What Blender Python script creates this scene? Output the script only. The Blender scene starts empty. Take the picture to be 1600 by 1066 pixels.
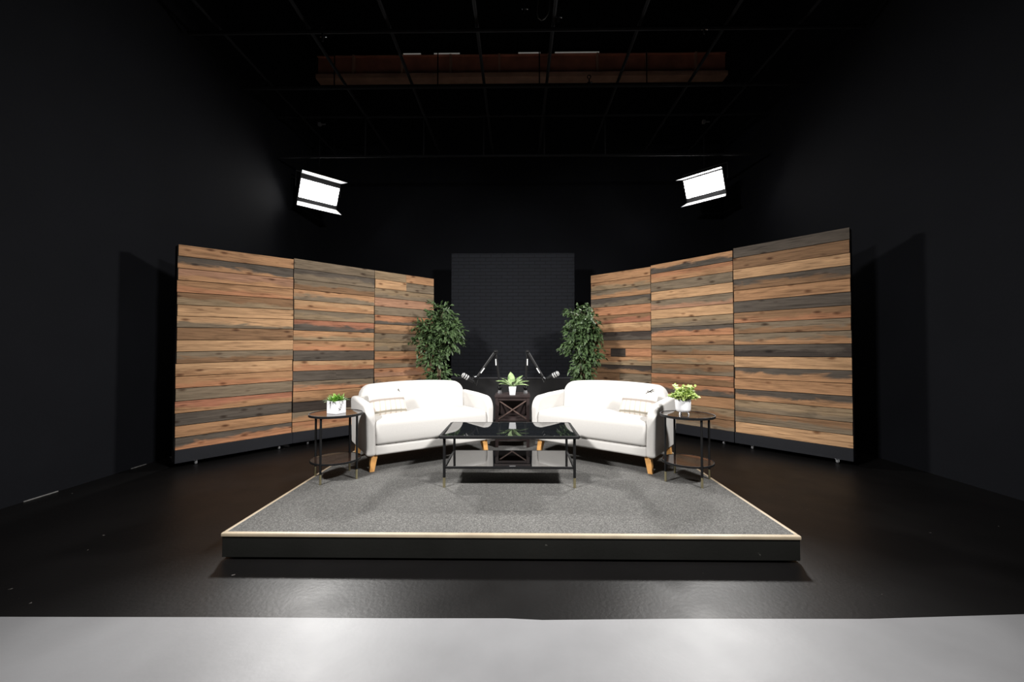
import bpy, bmesh, math, random
from mathutils import Vector, Matrix, Quaternion

C = bpy.context.scene.collection
SC = bpy.context.scene
R = math.radians

# ------------------------------------------------------------------ camera
cam_d = bpy.data.cameras.new('camera'); cam = bpy.data.objects.new('camera', cam_d); C.objects.link(cam)
cam_d.sensor_width = 36.0; cam_d.lens = 36.0 * 630.0 / 1600.0
cam.location = (0, 0, 1.3)
cam.rotation_euler = (R(90) + 0.02222, 0, 0.01269)
cam_d.clip_start = 0.05; cam_d.clip_end = 60
SC.camera = cam

# ------------------------------------------------------------------ world, exposure
SC.view_settings.view_transform = 'Standard'
SC.view_settings.look = 'None'
SC.view_settings.gamma = 1.0
SC.view_settings.use_curve_mapping = False
SC.view_settings.exposure = -0.12
try:
    SC.cycles.use_denoising = True
    SC.cycles.max_bounces = 8
    SC.cycles.sample_clamp_indirect = 4.0
except Exception:
    pass
w = bpy.data.worlds.new('world'); SC.world = w; w.use_nodes = True
w.node_tree.nodes['Background'].inputs[0].default_value = (0.55, 0.65, 0.85, 1)
w.node_tree.nodes['Background'].inputs[1].default_value = 0.004

# ------------------------------------------------------------------ studio lamps out of the frame
BACK_W = 115.0      # the two panels seen in the picture (their light is made in panel_light)
SPREAD = 89
FRONT_W = 120.0     # the same kind of panels on the grid above and in front of the set
def area(name, loc, aim, wx, wy, watts, col=(1, 0.985, 0.965)):
    d = bpy.data.lights.new(name, 'AREA'); d.shape = 'RECTANGLE'; d.size = wx; d.size_y = wy
    d.energy = watts; d.color = col; d.spread = R(SPREAD)
    o = bpy.data.objects.new(name, d); C.objects.link(o)
    o.location = loc
    o.rotation_euler = (Vector(aim) - Vector(loc)).to_track_quat('-Z', 'Y').to_euler()
    return o
area('key_light', (-2.9, 0.7, 4.0), (0.6, 4.7, 0.5), 0.7, 0.36, FRONT_W)
area('key_light', (2.8, 0.7, 4.0), (-0.7, 4.7, 0.5), 0.7, 0.36, FRONT_W)

# ------------------------------------------------------------------ helpers
def srgb(r, g, b):
    def f(c):
        c /= 255.0
        return c / 12.92 if c <= 0.04045 else ((c + 0.055) / 1.055) ** 2.4
    return (f(r), f(g), f(b), 1.0)

def obj(name, bm, mat, parent=None, smooth=True, ang=40, bevel=0, seg=3, mats=None):
    me = bpy.data.meshes.new(name)
    bm.normal_update(); bm.to_mesh(me); bm.free()
    for m in (mats or [mat]): me.materials.append(m)
    if smooth:
        for p in me.polygons: p.use_smooth = True
        if not bevel:
            try: me.set_sharp_from_angle(angle=R(ang))
            except Exception: pass
    o = bpy.data.objects.new(name, me); C.objects.link(o)
    if parent is not None: o.parent = parent
    if bevel:
        m = o.modifiers.new('bevel', 'BEVEL'); m.width = bevel; m.segments = seg
        m.limit_method = 'ANGLE'; m.angle_limit = R(35)
        n = o.modifiers.new('weighted', 'WEIGHTED_NORMAL'); n.keep_sharp = True
    return o

def tag(o, label, cat, group=None):
    o['label'] = label; o['category'] = cat
    if group: o['group'] = group
    return o

def thing(name, label, cat, loc=(0, 0, 0), rz=0, group=None):
    o = bpy.data.objects.new(name, None); C.objects.link(o)
    o.empty_display_size = 0.1
    o.location = loc; o.rotation_euler = (0, 0, rz)
    return tag(o, label, cat, group)

def struct(name, bm, mat, **k):
    o = obj(name, bm, mat, **k); o['kind'] = 'structure'; return o

def NB(): return bmesh.new()

def box(bm, lo, hi, M=None):
    vs = [Vector((x, y, z)) for z in (lo[2], hi[2]) for y in (lo[1], hi[1]) for x in (lo[0], hi[0])]
    if M is not None: vs = [M @ v for v in vs]
    v = [bm.verts.new(p) for p in vs]
    return [bm.faces.new([v[i] for i in f]) for f in ((0, 2, 3, 1), (4, 5, 7, 6), (0, 1, 5, 4), (2, 6, 7, 3), (0, 4, 6, 2), (1, 3, 7, 5))]

def frame_of(d):
    d = d.normalized()
    a = Vector((0, 0, 1)) if abs(d.z) < 0.9 else Vector((1, 0, 0))
    u = d.cross(a).normalized(); return u, d.cross(u).normalized()

def cone(bm, p, q, r0, r1=None, n=14, caps=True):
    p = Vector(p); q = Vector(q); r1 = r0 if r1 is None else r1
    u, v = frame_of(q - p)
    A = []; B = []
    for i in range(n):
        t = 2 * math.pi * i / n; d = u * math.cos(t) + v * math.sin(t)
        A.append(bm.verts.new(p + d * r0)); B.append(bm.verts.new(q + d * r1))
    for i in range(n):
        j = (i + 1) % n; bm.faces.new((A[i], A[j], B[j], B[i]))
    if caps: bm.faces.new(A[::-1]); bm.faces.new(B)

def tube(bm, pts, r, n=8):
    pts = [Vector(p) for p in pts]; rs = r if isinstance(r, (list, tuple)) else [r] * len(pts)
    rings = []; u = None
    for i, p in enumerate(pts):
        d = (pts[min(i + 1, len(pts) - 1)] - pts[max(i - 1, 0)]).normalized()
        if u is None: u, v = frame_of(d)
        else:
            u = (u - d * u.dot(d)).normalized(); v = d.cross(u)
        rings.append([bm.verts.new(p + (u * math.cos(2 * math.pi * k / n) + v * math.sin(2 * math.pi * k / n)) * rs[i]) for k in range(n)])
    for a, b in zip(rings, rings[1:]):
        for k in range(n):
            j = (k + 1) % n; bm.faces.new((a[k], a[j], b[j], b[k]))
    bm.faces.new(rings[0][::-1]); bm.faces.new(rings[-1])

def lathe(bm, prof, n=40, loc=(0, 0, 0), sx=1, sy=1):
    rings = []
    for r, z in prof:
        if r < 1e-6: rings.append([bm.verts.new((loc[0], loc[1], loc[2] + z))])
        else: rings.append([bm.verts.new((loc[0] + sx * r * math.cos(2 * math.pi * i / n), loc[1] + sy * r * math.sin(2 * math.pi * i / n), loc[2] + z)) for i in range(n)])
    for a, b in zip(rings, rings[1:]):
        for i in range(n):
            j = (i + 1) % n
            if len(a) == 1 and len(b) == 1: continue
            if len(a) == 1: bm.faces.new((a[0], b[j], b[i]))
            elif len(b) == 1: bm.faces.new((a[i], a[j], b[0]))
            else: bm.faces.new((a[i], a[j], b[j], b[i]))

def prism(bm, poly, axis, a, b, shift=None):
    """extrude a 2-D outline; axis 'x': poly is (y,z); axis 'y': poly is (x,z); shift(y or x-level, point) bends it"""
    def P(p, t):
        return Vector((t, p[0], p[1])) if axis == 'x' else Vector((p[0], t, p[1]))
    A = [bm.verts.new(P(p, a)) for p in poly]; B = [bm.verts.new(P(p, b)) for p in poly]
    n = len(poly)
    for i in range(n):
        j = (i + 1) % n; bm.faces.new((A[i], A[j], B[j], B[i]))
    bm.faces.new(A[::-1]); bm.faces.new(B)
    bmesh.ops.recalc_face_normals(bm, faces=bm.faces[:])

def ball(bm, c, r, u=12, v=8, sc=(1, 1, 1)):
    M = Matrix.Translation(c) @ Matrix.Diagonal((r * sc[0], r * sc[1], r * sc[2], 1))
    bmesh.ops.create_uvsphere(bm, u_segments=u, v_segments=v, radius=1, matrix=M)

def arc(cx, cy, r, a0, a1, n):
    return [(cx + r * math.cos(R(a0 + (a1 - a0) * i / n)), cy + r * math.sin(R(a0 + (a1 - a0) * i / n))) for i in range(n + 1)]

# ------------------------------------------------------------------ materials
def new_mat(name):
    m = bpy.data.materials.new(name); m.use_nodes = True
    nt = m.node_tree; b = nt.nodes['Principled BSDF']
    return m, nt, b
def N(nt, t, **k):
    n = nt.nodes.new(t)
    for a, v in k.items(): setattr(n, a, v)
    return n
def ramp(nt, stops):
    r = N(nt, 'ShaderNodeValToRGB'); e = r.color_ramp.elements
    while len(e) < len(stops): e.new(0.5)
    for x, (p, c) in zip(e, stops): x.position = p; x.color = c
    return r
def plain(name, col, rough=0.5, metal=0.0, spec=0.5, noise=0.0, nscale=8.0, bump=0.0, bscale=60.0, ior=None):
    m, nt, b = new_mat(name)
    b.inputs['Base Color'].default_value = col; b.inputs['Roughness'].default_value = rough
    b.inputs['Metallic'].default_value = metal; b.inputs['Specular IOR Level'].default_value = spec
    if ior: b.inputs['IOR'].default_value = ior
    tc = N(nt, 'ShaderNodeTexCoord')
    if noise:
        n = N(nt, 'ShaderNodeTexNoise'); n.inputs['Scale'].default_value = nscale; n.inputs['Detail'].default_value = 6
        nt.links.new(tc.outputs['Object'], n.inputs['Vector'])
        a = tuple(c * (1 - noise) for c in col[:3]) + (1,); z = tuple(min(1, c * (1 + noise)) for c in col[:3]) + (1,)
        r = ramp(nt, [(0.3, a), (0.7, z)])
        nt.links.new(n.outputs['Fac'], r.inputs[0]); nt.links.new(r.outputs[0], b.inputs['Base Color'])
    if bump:
        n2 = N(nt, 'ShaderNodeTexNoise'); n2.inputs['Scale'].default_value = bscale; n2.inputs['Detail'].default_value = 4
        nt.links.new(tc.outputs['Object'], n2.inputs['Vector'])
        bp = N(nt, 'ShaderNodeBump'); bp.inputs['Strength'].default_value = bump; bp.inputs['Distance'].default_value = 0.004
        nt.links.new(n2.outputs['Fac'], bp.inputs['Height']); nt.links.new(bp.outputs[0], b.inputs['Normal'])
    return m

M = {}
M['wall'] = plain('black_wall_paint', srgb(18, 19, 23), 0.85, spec=0.12, noise=0.12, nscale=1.2, bump=0.15, bscale=40)
M['ceiling'] = plain('black_ceiling_paint', srgb(16, 16, 17), 0.9, spec=0.1, noise=0.2, nscale=2)
M['flatblack'] = plain('matt_black_paint', srgb(27, 28, 33), 0.6, spec=0.3, noise=0.12, nscale=5, bump=0.1)
M['frameblack'] = plain('black_stained_timber', srgb(30, 29, 30), 0.7, noise=0.2, nscale=9)
M['metal'] = plain('black_powder_coat', srgb(17, 17, 18), 0.6, spec=0.2, noise=0.1, nscale=20)
M['brass'] = plain('brushed_brass', srgb(206, 196, 158), 0.32, metal=1.0, noise=0.06, nscale=30)
M['chrome'] = plain('chrome', srgb(205, 207, 210), 0.18, metal=1.0, noise=0.03, nscale=20)
M['oak'] = plain('oak_legs', srgb(206, 152, 88), 0.45, noise=0.14, nscale=18, bump=0.1)
M['ceramic'] = plain('white_ceramic', srgb(232, 232, 234), 0.28, noise=0.02, nscale=6)
M['soil'] = plain('soil', srgb(52, 42, 34), 0.95, noise=0.4, nscale=60, bump=0.6)
M['trunk'] = plain('ficus_bark', srgb(120, 104, 82), 0.8, noise=0.3, nscale=30, bump=0.4)
M['grille'] = plain('silver_mic_mesh', srgb(168, 168, 168), 0.5, metal=0.3, noise=0.06, nscale=60)
M['sticker'] = plain('white_sticker', srgb(228, 228, 228), 0.5, noise=0.02)
M['greyplastic'] = plain('grey_clamp', srgb(120, 120, 122), 0.45, noise=0.05)
M['ink'] = plain('black_ink', srgb(36, 36, 36), 0.6, noise=0.1)
M['beam'] = plain('red_oxide_steel', srgb(196, 126, 102), 0.8, noise=0.25, nscale=3)
M['beamedge'] = plain('red_oxide_steel_flange', srgb(196, 152, 128), 0.8, noise=0.2, nscale=3)
M['pipe'] = plain('black_grid_pipe', srgb(24, 24, 26), 0.8, spec=0.12, noise=0.2, nscale=10)
M['cable'] = plain('grey_cable', srgb(70, 68, 62), 0.6, noise=0.1)
M['palestrip'] = plain('pale_wall_base_strip', srgb(120, 119, 117), 0.8, noise=0.25, nscale=25)
M['edge'] = plain('cream_edge_strip', srgb(172, 157, 134), 0.45, noise=0.1, nscale=7)
M['ledge'] = plain('grey_black_ledge', srgb(66, 66, 70), 0.6, noise=0.1)
M['pot'] = plain('dark_planter', srgb(48, 44, 42), 0.7, noise=0.2)
M['housing'] = plain('lamp_housing', srgb(30, 30, 32), 0.5, noise=0.1)
M['flap'] = plain('white_barn_door', srgb(225, 226, 228), 0.45, noise=0.02)

def leafmat(name, c0, c1, rough=0.5, trans=0.12):
    m, nt, b = new_mat(name)
    tc = N(nt, 'ShaderNodeTexCoord'); n = N(nt, 'ShaderNodeTexNoise'); n.inputs['Scale'].default_value = 24
    nt.links.new(tc.outputs['Object'], n.inputs['Vector'])
    r = ramp(nt, [(0.3, c0), (0.72, c1)]); nt.links.new(n.outputs['Fac'], r.inputs[0])
    nt.links.new(r.outputs[0], b.inputs['Base Color'])
    b.inputs['Roughness'].default_value = rough
    return m
M['ficus'] = leafmat('ficus_leaf', srgb(46, 68, 40), srgb(106, 130, 84))
M['lily'] = leafmat('peace_lily_leaf', srgb(64, 100, 40), srgb(176, 196, 142))
M['grassy'] = leafmat('grassy_leaf', srgb(62, 112, 30), srgb(152, 196, 92))
M['lime'] = leafmat('lime_leaf', srgb(122, 150, 60), srgb(206, 220, 140))

def emit(name, col, s):
    m, nt, b = new_mat(name)
    b.inputs['Base Color'].default_value = (0.8, 0.8, 0.8, 1)
    b.inputs['Emission Color'].default_value = col; b.inputs['Emission Strength'].default_value = s
    n = N(nt, 'ShaderNodeTexNoise'); n.inputs['Scale'].default_value = 40
    r = ramp(nt, [(0, (0.78, 0.78, 0.78, 1)), (1, (0.82, 0.82, 0.82, 1))]); nt.links.new(n.outputs['Fac'], r.inputs[0]); nt.links.new(r.outputs[0], b.inputs['Base Color'])
    return m
M['diffuser'] = emit('lit_diffuser', (1, 0.98, 0.96, 1), 20.0)
M['daylight'] = emit('daylight_gap', (1, 0.97, 0.9, 1), 0.10)

def fabric(name, col, var=0.05):
    m, nt, b = new_mat(name)
    tc = N(nt, 'ShaderNodeTexCoord')
    n = N(nt, 'ShaderNodeTexNoise'); n.inputs['Scale'].default_value = 260; n.inputs['Detail'].default_value = 3
    nt.links.new(tc.outputs['Object'], n.inputs['Vector'])
    a = tuple(c * (1 - var) for c in col[:3]) + (1,); z = tuple(min(1, c * (1 + var)) for c in col[:3]) + (1,)
    r = ramp(nt, [(0.3, a), (0.7, z)]); nt.links.new(n.outputs['Fac'], r.inputs[0]); nt.links.new(r.outputs[0], b.inputs['Base Color'])
    b.inputs['Roughness'].default_value = 0.9; b.inputs['Specular IOR Level'].default_value = 0.2
    b.inputs['Sheen Weight'].default_value = 0.15
    bp = N(nt, 'ShaderNodeBump'); bp.inputs['Strength'].default_value = 0.25; bp.inputs['Distance'].default_value = 0.002
    nt.links.new(n.outputs['Fac'], bp.inputs['Height']); nt.links.new(bp.outputs[0], b.inputs['Normal'])
    return m
M['boucle'] = fabric('cream_upholstery', srgb(194, 191, 187))

def glass(name, col, ior, rough=0.03):
    m, nt, b = new_mat(name)
    tc = N(nt, 'ShaderNodeTexCoord'); n = N(nt, 'ShaderNodeTexNoise'); n.inputs['Scale'].default_value = 3
    nt.links.new(tc.outputs['Object'], n.inputs['Vector'])
    r = ramp(nt, [(0.3, (rough * .7,) * 3 + (1,)), (0.8, (rough * 1.4,) * 3 + (1,))])
    nt.links.new(n.outputs['Fac'], r.inputs[0]); nt.links.new(r.outputs[0], b.inputs['Roughness'])
    b.inputs['Base Color'].default_value = col; b.inputs['IOR'].default_value = ior
    return m
M['blackglass'] = glass('black_tinted_glass', srgb(14, 16, 18), 1.75)
M['smokeglass'] = glass('smoked_shelf_glass', srgb(20, 19, 19), 2.1)
M['bronzeglass'] = glass('bronze_tinted_glass', srgb(40, 28, 22), 1.9, 0.05)

# carpet
m, nt, b = new_mat('grey_loop_carpet'); M['carpet'] = m
tc = N(nt, 'ShaderNodeTexCoord'); n = N(nt, 'ShaderNodeTexNoise'); n.inputs['Scale'].default_value = 130; n.inputs['Detail'].default_value = 5; n.inputs['Roughness'].default_value = 0.75
nt.links.new(tc.outputs['Object'], n.inputs['Vector'])
n3 = N(nt, 'ShaderNodeTexNoise'); n3.inputs['Scale'].default_value = 1.6; nt.links.new(tc.outputs['Object'], n3.inputs['Vector'])
r = ramp(nt, [(0.3, srgb(54, 53, 52)), (0.52, srgb(96, 95, 93)), (0.72, srgb(148, 146, 143))])
nt.links.new(n.outputs['Fac'], r.inputs[0])
r2 = ramp(nt, [(0.3, (0.86, 0.86, 0.86, 1)), (0.7, (1, 1, 1, 1))]); nt.links.new(n3.outputs['Fac'], r2.inputs[0])
mx = N(nt, 'ShaderNodeMixRGB', blend_type='MULTIPLY'); mx.inputs[0].default_value = 1
nt.links.new(r.outputs[0], mx.inputs[1]); nt.links.new(r2.outputs[0], mx.inputs[2]); nt.links.new(mx.outputs[0], b.inputs['Base Color'])
b.inputs['Roughness'].default_value = 0.95; b.inputs['Specular IOR Level'].default_value = 0.15
bp = N(nt, 'ShaderNodeBump'); bp.inputs['Strength'].default_value = 0.5; bp.inputs['Distance'].default_value = 0.004
nt.links.new(n.outputs['Fac'], bp.inputs['Height']); nt.links.new(bp.outputs[0], b.inputs['Normal'])

# floors: painted concrete, glossy, with specks and scuffs
def floor_mat(name, col, spk, rlo, rhi, bump=0.25, thr=0.6, spec=0.2):
    m, nt, b = new_mat(name)
    tc = N(nt, 'ShaderNodeTexCoord')
    n = N(nt, 'ShaderNodeTexNoise'); n.inputs['Scale'].default_value = 1.3; n.inputs['Detail'].default_value = 7
    nt.links.new(tc.outputs['Object'], n.inputs['Vector'])
    a = tuple(c * 0.86 for c in col[:3]) + (1,); z = tuple(min(1, c * 1.12) for c in col[:3]) + (1,)
    r = ramp(nt, [(0.35, a), (0.65, z)]); nt.links.new(n.outputs['Fac'], r.inputs[0])
    v = N(nt, 'ShaderNodeTexVoronoi'); v.inputs['Scale'].default_value = 7.0; v.inputs['Randomness'].default_value = 1
    nw = N(nt, 'ShaderNodeTexNoise'); nw.inputs['Scale'].default_value = 30
    nt.links.new(tc.outputs['Object'], nw.inputs['Vector'])
    va = N(nt, 'ShaderNodeVectorMath', operation='MULTIPLY_ADD'); va.inputs[1].default_value = (0.05, 0.05, 0.05)
    nt.links.new(nw.outputs['Color'], va.inputs[0]); nt.links.new(tc.outputs['Object'], va.inputs[2]); nt.links.new(va.outputs[0], v.inputs['Vector'])
    rs = ramp(nt, [(0.0, (1, 1, 1, 1)), (0.022, (1, 1, 1, 1)), (0.045, (0, 0, 0, 1))]); nt.links.new(v.outputs['Distance'], rs.inputs[0])
    sep = N(nt, 'ShaderNodeSeparateColor'); nt.links.new(v.outputs['Color'], sep.inputs[0])
    gt = N(nt, 'ShaderNodeMath', operation='GREATER_THAN'); gt.inputs[1].default_value = thr; nt.links.new(sep.outputs[0], gt.inputs[0])
    mu = N(nt, 'ShaderNodeMath', operation='MULTIPLY'); nt.links.new(rs.outputs[0], mu.inputs[0]); nt.links.new(gt.outputs[0], mu.inputs[1])
    mx = N(nt, 'ShaderNodeMixRGB'); mx.inputs[2].default_value = spk
    nt.links.new(mu.outputs[0], mx.inputs[0]); nt.links.new(r.outputs[0], mx.inputs[1]); nt.links.new(mx.outputs[0], b.inputs['Base Color'])
    n2 = N(nt, 'ShaderNodeTexNoise'); n2.inputs['Scale'].default_value = 3.5; n2.inputs['Detail'].default_value = 5; nt.links.new(tc.outputs['Object'], n2.inputs['Vector'])
    rr = ramp(nt, [(0.3, (rlo,) * 3 + (1,)), (0.7, (rhi,) * 3 + (1,))]); nt.links.new(n2.outputs['Fac'], rr.inputs[0]); nt.links.new(rr.outputs[0], b.inputs['Roughness'])
    b.inputs['Specular IOR Level'].default_value = spec
    n4 = N(nt, 'ShaderNodeTexNoise'); n4.inputs['Scale'].default_value = 45; n4.inputs['Detail'].default_value = 3; nt.links.new(tc.outputs['Object'], n4.inputs['Vector'])
    bp = N(nt, 'ShaderNodeBump'); bp.inputs['Strength'].default_value = bump; bp.inputs['Distance'].default_value = 0.003
    nt.links.new(n4.outputs['Fac'], bp.inputs['Height']); nt.links.new(bp.outputs[0], b.inputs['Normal'])
    return m
M['blackfloor'] = floor_mat('black_floor_paint', srgb(17, 16, 16), srgb(120, 116, 112), 0.38, 0.44)
M['greyfloor'] = floor_mat('grey_floor_paint', srgb(131, 131, 133), srgb(62, 62, 62), 0.44, 0.49, bump=0.15, thr=0.86, spec=0.4)
M['stageside'] = floor_mat('scuffed_black_fascia', srgb(29, 29, 27), srgb(78, 77, 72), 0.45, 0.6, thr=0.7)

# dark espresso wood of the little stand
M['slat'] = plain('worn_slat_wood', srgb(86, 70, 64), 0.4, noise=0.2, nscale=14)
M['espresso'] = plain('espresso_wood', srgb(40, 29, 28), 0.45, noise=0.25, nscale=12, bump=0.08)

# black faux brick
m, nt, b = new_mat('black_brick'); M['brick'] = m
tc = N(nt, 'ShaderNodeTexCoord'); mp = N(nt, 'ShaderNodeMapping'); mp.inputs['Rotation'].default_value = (R(90), 0, 0)
nt.links.new(tc.outputs['Object'], mp.inputs['Vector'])
br = N(nt, 'ShaderNodeTexBrick'); br.inputs['Scale'].default_value = 1.0
br.inputs['Brick Width'].default_value = 0.205; br.inputs['Row Height'].default_value = 0.066; br.inputs['Mortar Size'].default_value = 0.006
br.inputs['Mortar Smooth'].default_value = 0.4
br.inputs['Color1'].default_value = srgb(32, 34, 40); br.inputs['Color2'].default_value = srgb(30, 32, 37); br.inputs['Mortar'].default_value = srgb(24, 25, 29)
nt.links.new(mp.outputs[0], br.inputs['Vector']); nt.links.new(br.outputs['Color'], b.inputs['Base Color'])
b.inputs['Roughness'].default_value = 0.75; b.inputs['Specular IOR Level'].default_value = 0.2
bp = N(nt, 'ShaderNodeBump', invert=True); bp.inputs['Strength'].default_value = 0.8; bp.inputs['Distance'].default_value = 0.006
nt.links.new(br.outputs['Fac'], bp.inputs['Height']); nt.links.new(bp.outputs[0], b.inputs['Normal'])

# reclaimed boards: two tones per board come from the boards' own attributes, grain from stretched noise
m, nt, b = new_mat('reclaimed_boards'); M['boards'] = m
L = nt.links.new
uv = N(nt, 'ShaderNodeUVMap'); uv.uv_map = 'board'
ta = N(nt, 'ShaderNodeAttribute', attribute_name='tone_a'); tb = N(nt, 'ShaderNodeAttribute', attribute_name='tone_b'); sd = N(nt, 'ShaderNodeAttribute', attribute_name='seed')
sx = N(nt, 'ShaderNodeSeparateXYZ'); L(uv.outputs[0], sx.inputs[0])
ss = N(nt, 'ShaderNodeSeparateColor'); L(sd.outputs['Color'], ss.inputs[0])
def mul(a, k):
    q = N(nt, 'ShaderNodeMath', operation='MULTIPLY'); L(a, q.inputs[0]); q.inputs[1].default_value = k; return q.outputs[0]
def add(a, b_):
    q = N(nt, 'ShaderNodeMath', operation='ADD'); L(a, q.inputs[0])
    if isinstance(b_, (int, float)): q.inputs[1].default_value = b_
    else: L(b_, q.inputs[1])
    return q.outputs[0]
def coord(ku, kv, ks):
    c = N(nt, 'ShaderNodeCombineXYZ'); L(add(mul(sx.outputs[0], ku), mul(ss.outputs[0], 41 * ku)), c.inputs[0]); L(mul(sx.outputs[1], kv), c.inputs[1]); L(mul(ss.outputs[1], ks), c.inputs[2]); return c.outputs[0]
def noise(vec, detail=4, dist=0.0, rough=0.55):
    q = N(nt, 'ShaderNodeTexNoise'); q.inputs['Scale'].default_value = 1; q.inputs['Detail'].default_value = detail; q.inputs['Distortion'].default_value = dist; q.inputs['Roughness'].default_value = rough
    L(vec, q.inputs['Vector']); return q.outputs['Fac']
g_fine = noise(coord(5, 30, 50), 3, 0.3); g_mid = noise(coord(2.4, 6, 50), 4, 1.2); g_low = noise(coord(2.8, 1.2, 50), 4, 0.6)
# split line between the two tones wanders along the board
fac = add(sx.outputs[1], mul(add(g_low, -0.5), 1.5))
rm = ramp(nt, [(0.36, (0, 0, 0, 1)), (0.62, (1, 1, 1, 1))]); L(fac, rm.inputs[0])
mxA = N(nt, 'ShaderNodeMixRGB'); L(rm.outputs[0], mxA.inputs[0]); L(tb.outputs['Color'], mxA.inputs[1]); L(ta.outputs['Color'], mxA.inputs[2])
# broad light and dark figure
rg = ramp(nt, [(0.3, (0.46, 0.43, 0.40, 1)), (0.47, (0.93, 0.92, 0.91, 1)), (0.7, (1.2, 1.19, 1.17, 1))]); L(g_mid, rg.inputs[0])
mxB = N(nt, 'ShaderNodeMixRGB', blend_type='MULTIPLY'); mxB.inputs[0].default_value = 0.9; L(mxA.outputs[0], mxB.inputs[1]); L(rg.outputs[0], mxB.inputs[2])
rf = ramp(nt, [(0.32, (0.62, 0.60, 0.58, 1)), (0.58, (1.07, 1.07, 1.07, 1))]); L(g_fine, rf.inputs[0])
mxC = N(nt, 'ShaderNodeMixRGB', blend_type='MULTIPLY'); mxC.inputs[0].default_value = 0.8; L(mxB.outputs[0], mxC.inputs[1]); L(rf.outputs[0], mxC.inputs[2])
# weather stain patches
g_st = noise(coord(1.7, 0.9, 80), 5, 0.8)
rst = ramp(nt, [(0.56, (0, 0, 0, 1)), (0.72, (1, 1, 1, 1))]); L(g_st, rst.inputs[0])
mxS = N(nt, 'ShaderNodeMixRGB', blend_type='MULTIPLY'); mxS.inputs[2].default_value = (0.58, 0.58, 0.56, 1); L(mul(rst.outputs[0], 0.75), mxS.inputs[0]); L(mxC.outputs[0], mxS.inputs[1])
# knots
vk = N(nt, 'ShaderNodeTexVoronoi'); vk.inputs['Scale'].default_value = 1; L(coord(5.0, 1.6, 60), vk.inputs['Vector'])
sk = N(nt, 'ShaderNodeSeparateColor'); L(vk.outputs['Color'], sk.inputs[0])
kk = N(nt, 'ShaderNodeMath', operation='GREATER_THAN'); kk.inputs[1].default_value = 0.5; L(sk.outputs[0], kk.inputs[0])
rk = ramp(nt, [(0.0, (1, 1, 1, 1)), (0.1, (0.85, 0.85, 0.85, 1)), (0.27, (0, 0, 0, 1))]); L(add(vk.outputs['Distance'], mul(add(g_mid, -0.5), 0.12)), rk.inputs[0])
kf = N(nt, 'ShaderNodeMath', operation='MULTIPLY'); L(rk.outputs[0], kf.inputs[0]); L(kk.outputs[0], kf.inputs[1])
mxD = N(nt, 'ShaderNodeMixRGB', blend_type='MULTIPLY'); mxD.inputs[2].default_value = (0.30, 0.21, 0.16, 1); L(kf.outputs[0], mxD.inputs[0]); L(mxS.outputs[0], mxD.inputs[1])
L(mxD.outputs[0], b.inputs['Base Color']); b.inputs['Roughness'].default_value = 0.75; b.inputs['Specular IOR Level'].default_value = 0.3
bp = N(nt, 'ShaderNodeBump'); bp.inputs['Strength'].default_value = 0.35; bp.inputs['Distance'].default_value = 0.003; L(g_fine, bp.inputs['Height']); L(bp.outputs[0], b.inputs['Normal'])

# ------------------------------------------------------------------ room
XL, XR, YB, YF, ZC = -4.22, 4.36, 8.5, -1.5, 7.66
edge = [(XL, 1.955), (-2.5, 1.962), (-1.5, 1.972), (-0.6, 1.975), (-0.05, 1.982), (0.12, 1.972), (0.8, 1.99), (1.7, 2.0), (2.5, 2.045), (XR, 2.09)]
bm = NB()
lo = [bm.verts.new((x, YF, 0)) for x, y in edge]; mi = [bm.verts.new((x, y, 0)) for x, y in edge]; hi = [bm.verts.new((x, YB, 0)) for x, y in edge]
for i in range(len(edge) - 1):
    f = bm.faces.new((lo[i], lo[i + 1], mi[i + 1], mi[i])); f.material_index = 1
    bm.faces.new((mi[i], mi[i + 1], hi[i + 1], hi[i]))
struct('floor', bm, None, mats=[M['blackfloor'], M['greyfloor']], smooth=False)
bm = NB(); box(bm, (XL - 0.15, YF, 0), (XL, YB, ZC)); struct('wall_left', bm, M['wall'], smooth=False)
bm = NB(); box(bm, (XR, YF, 0), (XR + 0.15, YB, ZC)); struct('wall_right', bm, M['wall'], smooth=False)
bm = NB(); box(bm, (XL - 0.15, YB, 0), (XR + 0.15, YB + 0.15, ZC)); struct('wall_back', bm, M['wall'], smooth=False)
bm = NB(); box(bm, (XL - 0.15, YF, ZC), (XR + 0.15, YB + 0.15, ZC + 0.1)); struct('ceiling', bm, M['ceiling'], smooth=False)
# two thin pale grey strips where the left wall meets the floor
bm = NB(); box(bm, (XL, 3.42, 0.0), (XL + 0.006, 3.68, 0.007)); struct('trim_1', bm, M['palestrip'], smooth=False)
bm = NB(); box(bm, (XL, 4.38, 0.0), (XL + 0.006, 4.56, 0.006)); struct('trim_2', bm, M['palestrip'], smooth=False)
# daylight slits under the roof deck
for k, (a, c) in enumerate([(627, 655), (676, 717), (810, 845), (868, 938)]):
    x0 = (a - 808) / 630 * 8.3; x1 = (c - 808) / 630 * 8.3
    bm = NB(); box(bm, (x0, 8.28, 7.50), (x1, 8.30, 7.515)); struct('trim_%d' % (k + 3), bm, M['daylight'], smooth=False)

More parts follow.
